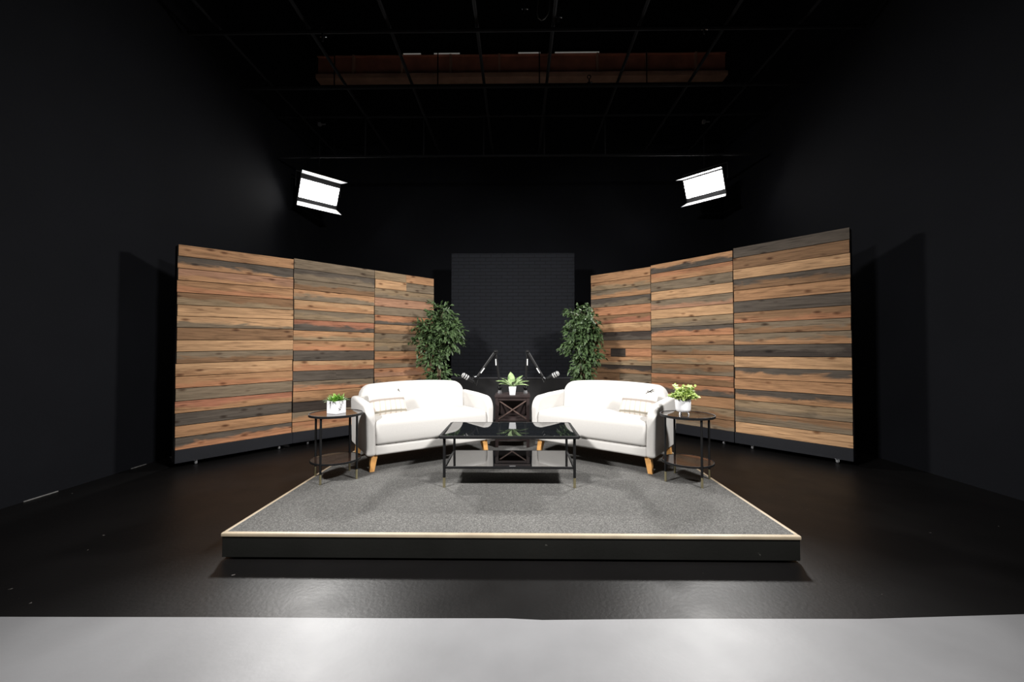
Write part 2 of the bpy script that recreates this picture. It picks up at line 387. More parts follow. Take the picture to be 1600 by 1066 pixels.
# red-oxide steel beam against the back wall
t = thing('steel_beam', 'rusty red steel beam with stiffener plates high along the back wall', 'beam', (0.07, 8.36, 6.98))
bm = NB(); box(bm, (-4.28, -0.01, 0.02), (4.28, 0.01, 0.50)); obj('web', bm, M['beam'], t, smooth=False)
bm = NB(); box(bm, (-4.28, -0.11, 0), (4.28, 0.11, 0.02)); box(bm, (-4.28, -0.115, 0.02), (4.28, -0.105, 0.09)); obj('bottom_flange', bm, M['beamedge'], t, smooth=False)
bm = NB(); box(bm, (-4.28, -0.06, 0.50), (4.28, 0.11, 0.515)); obj('top_flange', bm, M['beam'], t, smooth=False)
for i in range(8):
    x = -3.5 + i * 1.02
    bm = NB(); box(bm, (x - 0.02, -0.10, 0.02), (x + 0.02, -0.01, 0.50)); obj('stiffener', bm, M['beamedge'], t, smooth=False)

# lighting grid of black pipe
t = thing('lighting_grid', 'black pipe grid hanging under the dark ceiling above the set', 'pipe grid', (0, 0, 5.3))
def pipe(p, q, r=0.024, par=None, name='pipe', mat='pipe'):
    bm = NB(); cone(bm, p, q, r, n=10); return obj(name, bm, M[mat], par or t)
pipe((-4.15, 4.95, 0.0), (4.30, 4.95, 0.0), par=t)
pipe((-4.15, 6.0, -0.02), (4.30, 6.0, -0.02), par=t)
pipe((-4.15, 6.9, 0.06), (4.30, 6.9, 0.06), par=t)
pipe((-4.15, 6.9, -0.64), (4.30, 6.9, -0.64), 0.02, par=t)
for x in (-3.75, -2.62, -1.6, -0.5, 0.45, 1.52, 2.6, 3.5075):
    pipe((x, 2.6, 0.05), (x, 8.2, 0.05), 0.022, par=t)
for px in (567, 660, 755, 851, 947):
    x = (px - 808) / 630 * 6.9
    pipe((x, 6.9, -0.64), (x, 6.9, 0.06), 0.012, par=t, name='hanger')
for x in (-3.7, -1.6, 0.45, 2.6):
    for y in (3.2, 8.0):
        pipe((x, y, 0.05), (x, y, ZC - 5.3), 0.012, par=t, name='hanger')
# loops of cable and hanging clamps on the grid
def px3(px, py, Y): return ((px - 808) / 630 * Y, Y, 1.3 + (547 - py) / 630 * Y)
bm = NB(); pts = [px3(*q, 4.95) for q in ((843, -22), (841, 0), (840, 12), (842, 19), (847, 23), (852, 20), (857, 13), (859, 6), (860, -22))]
tube(bm, pts, 0.008, 6); tag(obj('hanging_cable', bm, M['cable']), 'grey cable loop dangling from the ceiling pipe grid', 'cable')
def clamp(px, py, Y, lab):
    x, y, z = px3(px, py, Y)
    q = thing('hanging_clamp', lab, 'clamp', (x, y, z), 0)
    bm = NB(); tube(bm, [(0.03 * math.cos(R(a)), 0, 0.10 + 0.03 * math.sin(R(a))) for a in range(-60, 241, 30)], 0.008, 6); obj('hook', bm, M['pipe'], q)
    bm = NB(); cone(bm, (0, 0, 0.07), (0, 0, -0.06), 0.012, n=8); obj('stem', bm, M['pipe'], q)
    bm = NB(); cone(bm, (-0.03, 0, 0), (0.035, 0, 0), 0.01, n=8); ball(bm, (0.04, 0, 0), 0.014); obj('wing_bolt', bm, M['chrome'], q)
clamp(497, 46, 4.95, 'leftmost clamp hooked on the ceiling pipe grid')
clamp(819, 4, 4.95, 'clamp hooked on the grid beside the cable loop')
clamp(873, 18, 4.95, 'clamp on the grid just right of the cable loop')
clamp(1104, 40, 4.95, 'rightmost clamp hooked on the ceiling pipe grid')
clamp(922, 124, 6.9, 'clamp hanging below the steel beam over the right tree')

# ------------------------------------------------------------------ LED panel lights
def panel_light(label, P, yaw, tilt, hang_top, fold, gap):
    """P centre of the panel; yaw 0 faces -Y; tilt is downward"""
    t = thing('panel_light', label, 'studio light', P, 0, 'lit panel lights over the set')
    n = Vector((math.sin(yaw) * math.cos(tilt), -math.cos(yaw) * math.cos(tilt), -math.sin(tilt)))
    xa = Vector((math.cos(yaw), math.sin(yaw), 0)); ya = n.cross(xa).normalized()
    Q = Matrix((xa, ya, n)).transposed().to_4x4()
    hx, hy = 0.34, 0.165
    def part(name, bm, mat, **k):
        bmesh.ops.transform(bm, matrix=Q, verts=bm.verts[:]); return obj(name, bm, M[mat], t, **k)
    bm = NB(); box(bm, (-hx - .02, -hy - gap[0] + .006, -0.07), (hx + .02, hy + gap[1] - .006, -0.004)); part('housing', bm, 'housing', bevel=0.008)
    bm = NB(); box(bm, (-hx, -hy, -0.004), (hx, hy, 0.002)); part('diffuser', bm, 'diffuser', smooth=False)
    for s in (-1, 1):
        # barn door: a trapezoid leaf hinged on the long edge and opened outwards
        bm = NB(); y0 = s * (hy + (gap[0] if s < 0 else gap[1])); a = R(fold[0] if s < 0 else fold[1])
        y1 = y0 + s * 0.20 * math.cos(a); z1 = 0.20 * math.sin(a)
        th = Vector((0, s * 0.004 * math.sin(a), -0.004 * math.cos(a)))
        V0 = [Vector((-hx - .01, y0, 0.0)), Vector((hx + .01, y0, 0.0)), Vector((hx + .06, y1, z1)), Vector((-hx - .06, y1, z1))]
        A = [bm.verts.new(v) for v in V0]; B = [bm.verts.new(v + th) for v in V0]
        for i in range(4):
            j = (i + 1) % 4; bm.faces.new((A[i], A[j], B[j], B[i]))
        bm.faces.new(A); bm.faces.new(B[::-1]); bmesh.ops.recalc_face_normals(bm, faces=bm.faces[:])
        part('barn_door', bm, 'flap', smooth=False)
    bm = NB(); tube(bm, [(-hx - .03, 0, -.035), (-hx - .06, 0, -.06), (-hx - .06, 0.26, -.17), (hx + .06, 0.26, -.17), (hx + .06, 0, -.06), (hx + .03, 0, -.035)], 0.012, 8); part('yoke', bm, 'housing')
    c = Q @ Vector((0, 0.26, -.17))
    bm = NB(); cone(bm, c, (c.x, c.y, hang_top - P[2]), 0.011, n=10); pole = obj('hanger_pole', bm, M['pipe'], t)
    zc = 1.3 + (547 - 187) / 630 * 7.5 - P[2]
    bm = NB(); box(bm, (c.x - .025, c.y - .025, zc - .03), (c.x + .025, c.y + .025, zc + .03)); cone(bm, (c.x, c.y, zc), (c.x + .11, c.y, zc), 0.012, n=8); obj('pole_clamp', bm, M['greyplastic'], t)
    d = bpy.data.lights.new('panel_lamp', 'AREA'); d.shape = 'RECTANGLE'; d.size = 2 * hx - .02; d.size_y = 2 * hy - .02; d.energy = BACK_W; d.spread = R(SPREAD); d.color = (1, 0.98, 0.95)
    lo_ = bpy.data.objects.new('panel_lamp', d); C.objects.link(lo_); lo_.parent = t
    lo_.matrix_local = Matrix.Translation(Q @ Vector((0, 0, 0.006))) @ Q @ Matrix.Rotation(math.pi, 4, 'X')
    return t
panel_light('lit white panel light hanging left, above the left wooden wall', (-3.73, 7.5, 4.27), R(45), R(28), 5.30, (78, 69), (.075, .095))
panel_light('lit white panel light hanging right, above the right wooden wall', (3.48, 7.5, 4.38), R(-45), R(26), 5.30, (84, 80), (.085, .03))

# ------------------------------------------------------------------ stage platform
HP = 0.165
PX0, PX1, PY0, PY1 = -1.838, 1.732, 2.50, 5.4
t = thing('stage_platform', 'low carpeted stage platform with black sides and cream edge strip', 'stage', ((PX0 + PX1) / 2, (PY0 + PY1) / 2, 0))
hw, hd = (PX1 - PX0) / 2, (PY1 - PY0) / 2
bm = NB(); box(bm, (-hw + .05, -hd + .05, 0), (hw - .05, hd - .05, 0.016)); obj('plinth', bm, M['frameblack'], t, smooth=False)
bm = NB(); box(bm, (-hw + .006, -hd + .006, 0.014), (hw - .006, hd - .006, 0.150)); obj('fascia', bm, M['stageside'], t, bevel=0.004, seg=2)
bm = NB(); box(bm, (-hw + .026, -hd + .026, 0.148), (hw - .026, hd - .026, HP)); obj('carpet', bm, M['carpet'], t, smooth=False)
bm = NB(); box(bm, (-hw, -hd, 0.140), (hw, -hd + .03, HP + .0005)); obj('edge_strip', bm, M['edge'], t, bevel=0.007)
for s in (-1, 1):
    bm = NB(); box(bm, (min(s * hw, s * (hw - .03)), -hd + .03, 0.140), (max(s * hw, s * (hw - .03)), hd, HP + .0005)); obj('edge_strip', bm, M['edge'], t, bevel=0.007)

# ------------------------------------------------------------------ reclaimed-wood flats on casters
TONE = dict(T=(184, 140, 102), L=(200, 159, 119), O=(188, 134, 98), P=(182, 138, 110), R=(178, 120, 93), G=(134, 118, 98), D=(96, 87, 78), K=(66, 57, 51), B=(146, 112, 82), H=(154, 132, 104))
def wood_flat(label, P0, P1, zl, zr, rows, seed, group):
    rnd = random.Random(seed)
    P0 = Vector((P0[0], P0[1], 0)); P1 = Vector((P1[0], P1[1], 0)); d = P1 - P0; Ln = d.length; rz = math.atan2(d.y, d.x)
    t = thing('wood_backdrop', label, 'wooden backdrop', (P0 + P1) / 2, rz, group)
    h = Ln / 2; z0 = 0.195; n = len(rows)
    bm = NB(); uvl = bm.loops.layers.uv.new('board')
    ca = bm.loops.layers.float_color.new('tone_a'); cb = bm.loops.layers.float_color.new('tone_b'); cs = bm.loops.layers.float_color.new('seed')
    cuts = [0.0]
    for i in range(n): cuts.append(cuts[-1] + 1 + rnd.uniform(-.06, .06))
    cuts = [c / cuts[-1] for c in cuts]
    for i, row in enumerate(rows):                                   # rows run from the top board down
        f1 = 1 - cuts[i]; f0 = 1 - cuts[i + 1]
        pieces = row.split('|')                                       # butt joints inside a row
        for k, pc in enumerate(pieces):
            xs = -h + .002 + (Ln - .004) * (k / len(pieces)) if len(pieces) < 3 else -h + (Ln) * (0, .35, .60)[k]
            xe = -h + .002 + (Ln - .004) * ((k + 1) / len(pieces)) if len(pieces) < 3 else -h + Ln * (.35, .60, 1)[k]
            if k == 0: xs += rnd.uniform(-.004, .006)
            if k == len(pieces) - 1: xe += rnd.uniform(-.006, .002)
            y = rnd.uniform(-.004, .002)
            A, Bt = pc[0], pc[-1]
            zA = lambda x, f: z0 + f * ((zl + (zr - zl) * (x + h) / Ln) - z0)
            gap = 0.0036
            co = [(xs, zA(xs, f0) + gap), (xe, zA(xe, f0) + gap), (xe, zA(xe, f1) - gap), (xs, zA(xs, f1) - gap)]
            F = [bm.verts.new((x, -.022 + y, z)) for x, z in co]; K = [bm.verts.new((x, 0.0, z)) for x, z in co]
            faces = [bm.faces.new(F)] + [bm.faces.new((F[(j + 1) % 4], F[j], K[j], K[(j + 1) % 4])) for j in range(4)]
            j1, j2 = rnd.uniform(.9, 1.08), rnd.uniform(.9, 1.08)
            colA = tuple(c * j1 for c in srgb(*TONE[A])[:3]) + (1,); colB = tuple(c * j2 for c in srgb(*TONE[Bt])[:3]) + (1,)
            s = (rnd.random(), rnd.random(), 0, 1)
            for f in faces:
                for l in f.loops:
                    v = l.vert.co
                    l[uvl].uv = (v.x + h, (v.z - co[0][1]) / max(1e-4, co[3][1] - co[0][1]))
                    l[ca] = colA; l[cb] = colB; l[cs] = s
    o = obj('plank_facing', bm, M['boards'], t, smooth=False)
    bm = NB()
    v = [(-h - .001, zl - .004), (h + .001, zr - .004)]
    # timber frame behind the boards
    def post(x0, x1, z):
        box(bm, (x0, 0.0, 0.06), (x1, 0.09, z))
    post(-h + .002, -h + .045, zl - .01); post(h - .045, h - .002, zr - .01); post(-.02, .02, min(zl, zr) - .02)
    for q in (0.06, min(zl, zr) - .06): box(bm, (-h + .045, 0.002, q), (h - .045, 0.088, q + .045))
    obj('frame', bm, M['frameblack'], t, smooth=False)
    bm = NB(); box(bm, (-h + .045, 0.085, 0.10), (h - .045, 0.095, min(zl, zr) - .05)); obj('back_panel', bm, M['frameblack'], t, smooth=False)
    bm = NB(); box(bm, (-h - .0, -.045, 0.055), (h + .0, -.001, 0.197)); obj('base_board', bm, M['flatblack'], t, bevel=0.003, seg=2)
    bm = NB(); box(bm, (-h + .02, 0.0, 0.056), (h - .02, 0.30, 0.075)); obj('base_foot', bm, M['frameblack'], t, smooth=False)
    for x in (-h + .2, h - .15):
        for y in (0.01, 0.26):
            c = NB(); box(c, (x - .022, y - .022, 0.047), (x + .022, y + .022, 0.056)); box(c, (x - .016, y - .006, 0.018), (x - .012, y + .006, 0.05)); box(c, (x + .012, y - .006, 0.018), (x + .016, y + .006, 0.05))
            k = obj('caster', c, M['chrome'], t, smooth=False)
            c = NB(); cone(c, (x - .011, y, 0.024), (x + .011, y, 0.024), 0.024, n=20); obj('wheel', c, M['greyplastic'], k)
    return t
GL, GR = 'wooden backdrop flats left of the set', 'wooden backdrop flats right of the set'
wood_flat('outermost wooden backdrop of the left wall, nearest the camera, warm tan boards', (-3.775, 4.41), (-3.025, 5.385), 2.475, 2.525,
          'TT DT PT TO BH LL LG BB LL GB LT TO GG RT DD TT DO'.split(), 3, GL)
wood_flat('middle wooden backdrop of the left wall, behind the white square planter', (-3.02, 5.39), (-2.215, 6.19), 2.54, 2.535,
          'GG DG GB TG LT GH RD TH TO DD LO D|D GO TB KK GT OT'.split(), 8, GL)
wood_flat('innermost wooden backdrop of the left wall, next to the left ficus tree', (-2.21, 6.195), (-1.465, 7.0), 2.535, 2.54,
          'H|T L|G HG PP GG OD TB GH HG TO BG OP TD OO TB GD TT'.split(), 21, GL)
wood_flat('innermost wooden backdrop of the right wall, next to the right ficus tree', (1.335, 7.22), (2.146, 6.455), 2.63, 2.632,
          'TT TH GT DG OO BR LT KD BT O|K|O TH KB B|G OT BG TD BB'.split(), 34, GR)
wood_flat('middle wooden backdrop of the right wall, behind the round lime plant', (2.15, 6.45), (2.945, 5.505), 2.65, 2.655,
          'TD OT GG LL GP LL HG DO TB GB TH BG OB OD TT HB BG'.split(), 47, GR)
wood_flat('outermost wooden backdrop of the right wall, tall with dark grey top board', (2.95, 5.5), (3.775, 4.59), 2.68, 2.69,
          'DD BB LL DB TT DD BO GB GT DK LL DT TT DT HG BG LL'.split(), 55, GR)

# ------------------------------------------------------------------ black brick flat
YBK = 7.55
t = thing('brick_backdrop', 'black faux brick backdrop standing in the middle between the trees', 'brick backdrop', (-0.08, YBK, 0))
bm = NB(); box(bm, (-1.155, 0.0, 0.79), (1.155, 0.03, 3.12)); obj('brick_face', bm, M['brick'], t, smooth=False)
bm = NB(); box(bm, (-1.155, 0.03, 0.0), (-1.10, 0.10, 3.11)); box(bm, (1.10, 0.03, 0.0), (1.155, 0.10, 3.11)); box(bm, (-1.10, 0.032, 3.05), (1.10, 0.098, 3.11)); obj('frame', bm, M['frameblack'], t, smooth=False)
bm = NB(); box(bm, (-1.155, -.004, 0.0), (1.155, 0.028, 0.765)); obj('base_skirt', bm, M['frameblack'], t, smooth=False)
bm = NB(); box(bm, (-1.157, -.022, 0.765), (1.157, 0.028, 0.79)); obj('ledge', bm, M['ledge'], t, bevel=0.003)

# ------------------------------------------------------------------ sofas
def make_sofa(label, loc, rz):
    t = thing('loveseat', label, 'sofa', loc, rz, 'white loveseats on the stage')
    W, D = 1.345, 0.74; w, d = W / 2, D / 2
    AT = 0.088                                                        # arm thickness
    # base rail
    bm = NB(); box(bm, (-w + AT - .01, -d + .012, 0.150), (w - AT + .01, d - .05, 0.244)); obj('base_rail', bm, M['boucle'], t, bevel=0.02)
    # seat cushion: crowned grid block
    bm = NB(); nx, ny = 26, 14; x0, x1, y0, y1 = -w + AT - .006, w - AT + .006, -d + .004, d - .16
    top = []; 
    for j in range(ny + 1):
        row = []
        for i in range(nx + 1):
            u, v = i / nx, j / ny
            cr = (1 - abs(2 * u - 1) ** 5) * (1 - abs(2 * v - 1) ** 4)
            row.append(bm.verts.new((x0 + (x1 - x0) * u, y0 + (y1 - y0) * v, 0.474 + .018 * cr)))
        top.append(row)
    for j in range(ny):
        for i in range(nx): bm.faces.new((top[j][i], top[j][i + 1], top[j + 1][i + 1], top[j + 1][i]))
    per = [top[0][i] for i in range(nx + 1)] + [top[j][nx] for j in range(1, ny + 1)] + [top[ny][i] for i in range(nx - 1, -1, -1)] + [top[j][0] for j in range(ny - 1, 0, -1)]
    prev = per
    for z, out in ((0.42, .012), (0.33, .014), (0.247, 0.0)):
        cur = []
        for p in per:
            o = Vector((0, 0, 0))
            if abs(p.co.y - y0) < 1e-5: o.y -= out
            cur.append(bm.verts.new((p.co.x, p.co.y + o.y, z)))
        for a in range(len(per)):
            c = (a + 1) % len(per); bm.faces.new((prev[c], prev[a], cur[a], cur[c]))
        prev = cur
    bm.faces.new(prev)
    bmesh.ops.recalc_face_normals(bm, faces=bm.faces[:])
    obj('seat_cushion', bm, M['boucle'], t, bevel=0.028, seg=4)
    # backrest: rounded outline, extruded, leaning back
    bx = w - 0.075
    out = [(-bx, 0.40)] + [(x, z) for x, z in arc(-bx + .13, 0.635, .13, 180, 93, 8)]
    out += [(x, 0.766 + .018 * (1 - (x / (bx - .13)) ** 2)) for x in [(-bx + .19) + (2 * bx - .38) * i / 10 for i in range(11)]]
    out += [(x, z) for x, z in arc(bx - .13, 0.635, .13, 87, 0, 8)] + [(bx, 0.40)]
    bm = NB(); prism(bm, out, 'y', d - .19, d - .02)
    for v in bm.verts: v.co.y += (v.co.z - .40) * .16 - .03
    obj('backrest', bm, M['boucle'], t, bevel=0.045, seg=4)
    bm = NB(); box(bm, (-bx, d - .14, 0.155), (bx, d - .01, 0.46)); obj('back_panel', bm, M['boucle'], t, bevel=0.025)
    # arms: side outline with a big rounded front corner
    for s in (-1, 1):
        r = .14
        prof = [(-d, 0.150)] + [(y, z) for y, z in arc(-d + r, 0.628 - r, r, 180, 90, 9)] + [(-d + .34, 0.642), (d - .10, 0.652), (d - .02, 0.640), (d, 0.60), (d, 0.150)]
        bm = NB(); a, b_ = (w - AT, w) if s > 0 else (-w, -w + AT)
        prism(bm, prof, 'x', a, b_)
        for v in bm.verts:
            v.co.x += s * .012 * max(0, (v.co.z - .15)) / .5 - s * .018 * max(0, v.co.y) / d
        obj('arm', bm, M['boucle'], t, bevel=0.028, seg=4)
    for sx in (-1, 1):
        for sy in (-1, 1):
            bm = NB(); cx, cy = sx * (w - .085), sy * (d - .075)
            p = [Vector((cx + a * .029, cy + b_ * .029, .155)) for a, b_ in ((-1, -1), (1, -1), (1, 1), (-1, 1))]
            q = [Vector((cx + sx * .026 + a * .021, cy + sy * .012 + b_ * .021, 0)) for a, b_ in ((-1, -1), (1, -1), (1, 1), (-1, 1))]
            A = [bm.verts.new(v) for v in q]; B = [bm.verts.new(v) for v in p]
            for i in range(4):
                j = (i + 1) % 4; bm.faces.new((A[i], A[j], B[j], B[i]))
            bm.faces.new(A[::-1]); bm.faces.new(B)
            bmesh.ops.recalc_face_normals(bm, faces=bm.faces[:]); obj('leg', bm, M['oak'], t, smooth=False)
    return t
def sofa_at(corner, yaw, sign):
    W, D = 1.345, 0.74
    ex = Vector((math.cos(yaw), math.sin(yaw), 0)); ey = Vector((-math.sin(yaw), math.cos(yaw), 0))
    return Vector((corner[0], corner[1], HP)) + ex * (sign * W / 2) + ey * (D / 2)
yl, yr = R(34), R(-36.5)
SL = sofa_at((-1.375, 3.69), yl, 1); SR = sofa_at((1.238, 3.66), yr, -1)
make_sofa('left white loveseat, beside the side table with the square planter', SL, yl)
make_sofa('right white loveseat, beside the side table with the round planter', SR, yr)

# throw pillows
m, nt, b = new_mat('plaid_pillow'); M['plaid'] = m
uvn = N(nt, 'ShaderNodeUVMap'); uvn.uv_map = 'front'
sp = N(nt, 'ShaderNodeSeparateXYZ'); nt.links.new(uvn.outputs[0], sp.inputs[0])
def stripe(sock, freq, lo, hi):
    q = N(nt, 'ShaderNodeMath', operation='MULTIPLY'); q.inputs[1].default_value = freq; nt.links.new(sock, q.inputs[0])
    f = N(nt, 'ShaderNodeMath', operation='FRACT'); nt.links.new(q.outputs[0], f.inputs[0])
    r = ramp(nt, [(lo - .04, (0, 0, 0, 1)), (lo, (1, 1, 1, 1)), (hi, (1, 1, 1, 1)), (min(1, hi + .04), (0, 0, 0, 1))]); nt.links.new(f.outputs[0], r.inputs[0]); return r.outputs[0]
s1 = stripe(sp.outputs[0], 7, .4, .62); s2 = stripe(sp.outputs[1], 1.0, .49, .53); s3 = stripe(sp.outputs[1], 1.0, .10, .13)
lowhalf = ramp(nt, [(.5, (1, 1, 1, 1)), (.56, (.25, .25, .25, 1))]); nt.links.new(sp.outputs[1], lowhalf.inputs[0])
ml = N(nt, 'ShaderNodeMath', operation='MULTIPLY'); nt.links.new(s1, ml.inputs[0]); nt.links.new(lowhalf.outputs[0], ml.inputs[1])
c1 = N(nt, 'ShaderNodeMixRGB'); c1.inputs[1].default_value = srgb(208, 202, 194); c1.inputs[2].default_value = srgb(186, 172, 160); nt.links.new(ml.outputs[0], c1.inputs[0])
c2 = N(nt, 'ShaderNodeMixRGB'); c2.inputs[2].default_value = srgb(146, 136, 128); nt.links.new(c1.outputs[0], c2.inputs[1]); nt.links.new(s2, c2.inputs[0])
c3 = N(nt, 'ShaderNodeMixRGB'); c3.inputs[2].default_value = srgb(130, 124, 110); nt.links.new(c2.outputs[0], c3.inputs[1]); nt.links.new(s3, c3.inputs[0])
nt.links.new(c3.outputs[0], b.inputs['Base Color']); b.inputs['Roughness'].default_value = 0.9

def pillow(label, sofa_loc, yaw, lx, ly, lz, tilt, twist, sprigs):
    """lx, ly, lz: sofa-local centre"""
    Wp, Hp, T = 0.40, 0.31, 0.11
    ex = Vector((math.cos(yaw), math.sin(yaw), 0)); ey = Vector((-math.sin(yaw), math.cos(yaw), 0))
    P = sofa_loc + ex * lx + ey * ly + Vector((0, 0, lz))
    t = thing('throw_pillow', label, 'pillow', P, 0, 'plaid throw pillows on the loveseats')
    Q = Matrix.Rotation(yaw + twist, 4, 'Z') @ Matrix.Rotation(-tilt, 4, 'X')
    bm = NB(); uvl = bm.loops.layers.uv.new('front'); n = 22
    def th(u, v): return T / 2 * max(0.0, (1 - abs(u) ** 3.2)) ** .55 * max(0.0, (1 - abs(v) ** 3.2)) ** .55
    def xy(u, v): return (u * Wp / 2 * (1 - .05 * (1 - abs(v))), v * Hp / 2 * (1 - .05 * (1 - abs(u))))
    F = {}; K = {}
    for i in range(n + 1):
        for j in range(n + 1):
            u, v = 2 * i / n - 1, 2 * j / n - 1; x, z = xy(u, v); a = th(u, v)
            F[i, j] = bm.verts.new((x, -a, z)); K[i, j] = F[i, j] if a < 1e-6 else bm.verts.new((x, a, z))
    for i in range(n):
        for j in range(n):
            f = bm.faces.new((F[i, j], F[i + 1, j], F[i + 1, j + 1], F[i, j + 1]))
            for l, (a, c) in zip(f.loops, ((i, j), (i + 1, j), (i + 1, j + 1), (i, j + 1))): l[uvl].uv = (a / n, c / n)
            try:
                f = bm.faces.new((K[i, j + 1], K[i + 1, j + 1], K[i + 1, j], K[i, j]))
                for l, (a, c) in zip(f.loops, ((i, j + 1), (i + 1, j + 1), (i + 1, j), (i, j))): l[uvl].uv = (a / n, c / n)
            except ValueError: pass
    bmesh.ops.transform(bm, matrix=Q, verts=bm.verts[:]); o = obj('cover', bm, M['plaid'], t)
    bm = NB()
    for (u0, v0, u1, v1, r) in sprigs:
        pts = []
        for k in range(6):
            q = k / 5; u = u0 + (u1 - u0) * q; v = v0 + (v1 - v0) * q + .05 * math.sin(q * 3); x, z = xy(u, v); pts.append((x, -th(u, v) - .001, z))
        tube(bm, pts, r, 5)
    bmesh.ops.transform(bm, matrix=Q, verts=bm.verts[:]); p = obj('printed_sprig', bm, M['ink'], t); p['label'] = 'dark printed leaf sprig'
pillow('plaid cream pillow at the outer end of the left loveseat', SL, yl, -0.385, -0.02, 0.612, R(22), R(10), [(.55, .62, .66, .50, .004), (.60, .70, .64, .62, .003)])
pillow('plaid cream pillow at the outer end of the right loveseat', SR, yr, 0.40, -0.02, 0.612, R(22), R(-10), [(.45, .50, .80, .86, .003), (.52, .58, .50, .78, .003), (.62, .68, .82, .70, .003), (.56, .62, .74, .60, .004), (.68, .74, .70, .88, .003)])

# ------------------------------------------------------------------ coffee table
t = thing('coffee_table', 'rectangular black coffee table with dark glass top and shelf', 'coffee table', (-0.065, 3.62, HP))
TILT = R(-1.5)                                                      # the glass sits a touch low at the back
hx, hy, zt, zs = 0.568, 0.315, 0.432, 0.172
bm = NB()
for s in (-1, 1):
    box(bm, (-hx, s * hy - .011, zt - .022), (hx, s * hy + .011, zt)); box(bm, (s * hx - .011, -hy + .011, zt - .022), (s * hx + .011, hy - .011, zt))
obj('top_frame', bm, M['metal'], t, bevel=0.002, seg=2)
bm = NB(); box(bm, (-hx + .011, -hy + .011, zt - .014), (hx - .011, hy - .011, zt - .008)); g = obj('glass_top', bm, M['blackglass'], t, smooth=False); g.rotation_euler = (-TILT, 0, 0); g.location = (0, -zt * math.sin(TILT), 0)
lx, l_y = hx - .03, 0.27
bm = NB()
for s in (-1, 1):
    box(bm, (-lx + .011, s * l_y - .009, zs - .018), (lx - .011, s * l_y + .009, zs)); box(bm, (s * lx - .009, -l_y + .009, zs - .018), (s * lx + .009, l_y - .009, zs))
obj('shelf_frame', bm, M['metal'], t, bevel=0.002, seg=2)
bm = NB(); box(bm, (-lx + .009, -l_y + .009, zs - .013), (lx - .009, l_y - .009, zs - .007)); g = obj('glass_shelf', bm, M['smokeglass'], t, smooth=False); g.rotation_euler = (-TILT, 0, 0); g.location = (0, -zs * math.sin(TILT), 0)
def round_leg(x, y, z1, r, cap, par):
    bm = NB(); cone(bm, (x, y, cap), (x, y, z1), r, n=14); lg = obj('leg', bm, M['metal'], par)
    bm = NB(); cone(bm, (x, y, 0.002), (x, y, cap), r * .98, n=14); cone(bm, (x, y, 0), (x, y, 0.004), r * .7, n=14); f = obj('foot_cap', bm, M['brass'], lg); f['label'] = 'brass foot cap'
for sx in (-1, 1):
    for sy in (-1, 1): round_leg(sx * lx, sy * l_y, zt - .02, .0115, .082, t)

# ------------------------------------------------------------------ round side tables
def side_table(label, x, y, rz):
    t = thing('side_table', label, 'side table', (x, y, HP), rz, 'round side tables beside the loveseats')
    zt, r = 0.575, 0.225
    bm = NB(); lathe(bm, [(r - .008, zt - .02), (r, zt - .02), (r, zt), (r - .008, zt), (r - .008, zt - .02)], 56); obj('rim', bm, M['metal'], t)
    bm = NB(); lathe(bm, [(0, zt - .012), (r - .008, zt - .012), (r - .008, zt - .003), (0, zt - .003)], 56); obj('glass_top', bm, M['bronzeglass'], t)
    z2, r2 = 0.175, 0.212
    bm = NB(); lathe(bm, [(r2 - .006, z2 - .016), (r2, z2 - .016), (r2, z2), (r2 - .006, z2), (r2 - .006, z2 - .016)], 56); obj('shelf_rim', bm, M['metal'], t)
    bm = NB(); lathe(bm, [(0, z2 - .010), (r2 - .006, z2 - .010), (r2 - .006, z2 - .002), (0, z2 - .002)], 56); obj('glass_shelf', bm, M['bronzeglass'], t)
    for a in (45, 135, 225, 315):
        round_leg(.206 * math.cos(R(a)), .206 * math.sin(R(a)), zt - .018, .0095, .085, t)
TL = (-1.616, 3.597); TR = (1.487, 3.56)
side_table('round side table holding the square white planter', *TL, R(34))
side_table('round side table holding the round white planter', *TR, R(-36))
ZT = HP + 0.575 - .003

# ------------------------------------------------------------------ plants
def leaf(bm, base, d, up, length, width, bend=0.25, fold=0.15, n=4):
    """a pointed leaf strip with a folded midrib"""
    d = d.normalized(); side = d.cross(up)
    if side.length < 1e-3: side = d.cross(Vector((1, 0, 0)))
    side.normalize(); nrm = side.cross(d).normalized()
    prev = None
    for i in range(n + 1):
        q = i / n
        wd = width * (math.sin(math.pi * min(1, (q * .93 + .07))) ** .8) * .5 if i < n else 0.0
        c = base + d * (length * q) - nrm * (bend * length * q * q)
        if wd < 1e-5: row = [bm.verts.new(c)]
        else: row = [bm.verts.new(c - side * wd + nrm * fold * wd), bm.verts.new(c), bm.verts.new(c + side * wd + nrm * fold * wd)]
        if prev:
            if len(row) == 3:
                bm.faces.new((prev[0], prev[1], row[1], row[0])); bm.faces.new((prev[1], prev[2], row[2], row[1]))
            else:
                bm.faces.new((prev[0], prev[1], row[0])); bm.faces.new((prev[1], prev[2], row[0]))
        prev = row

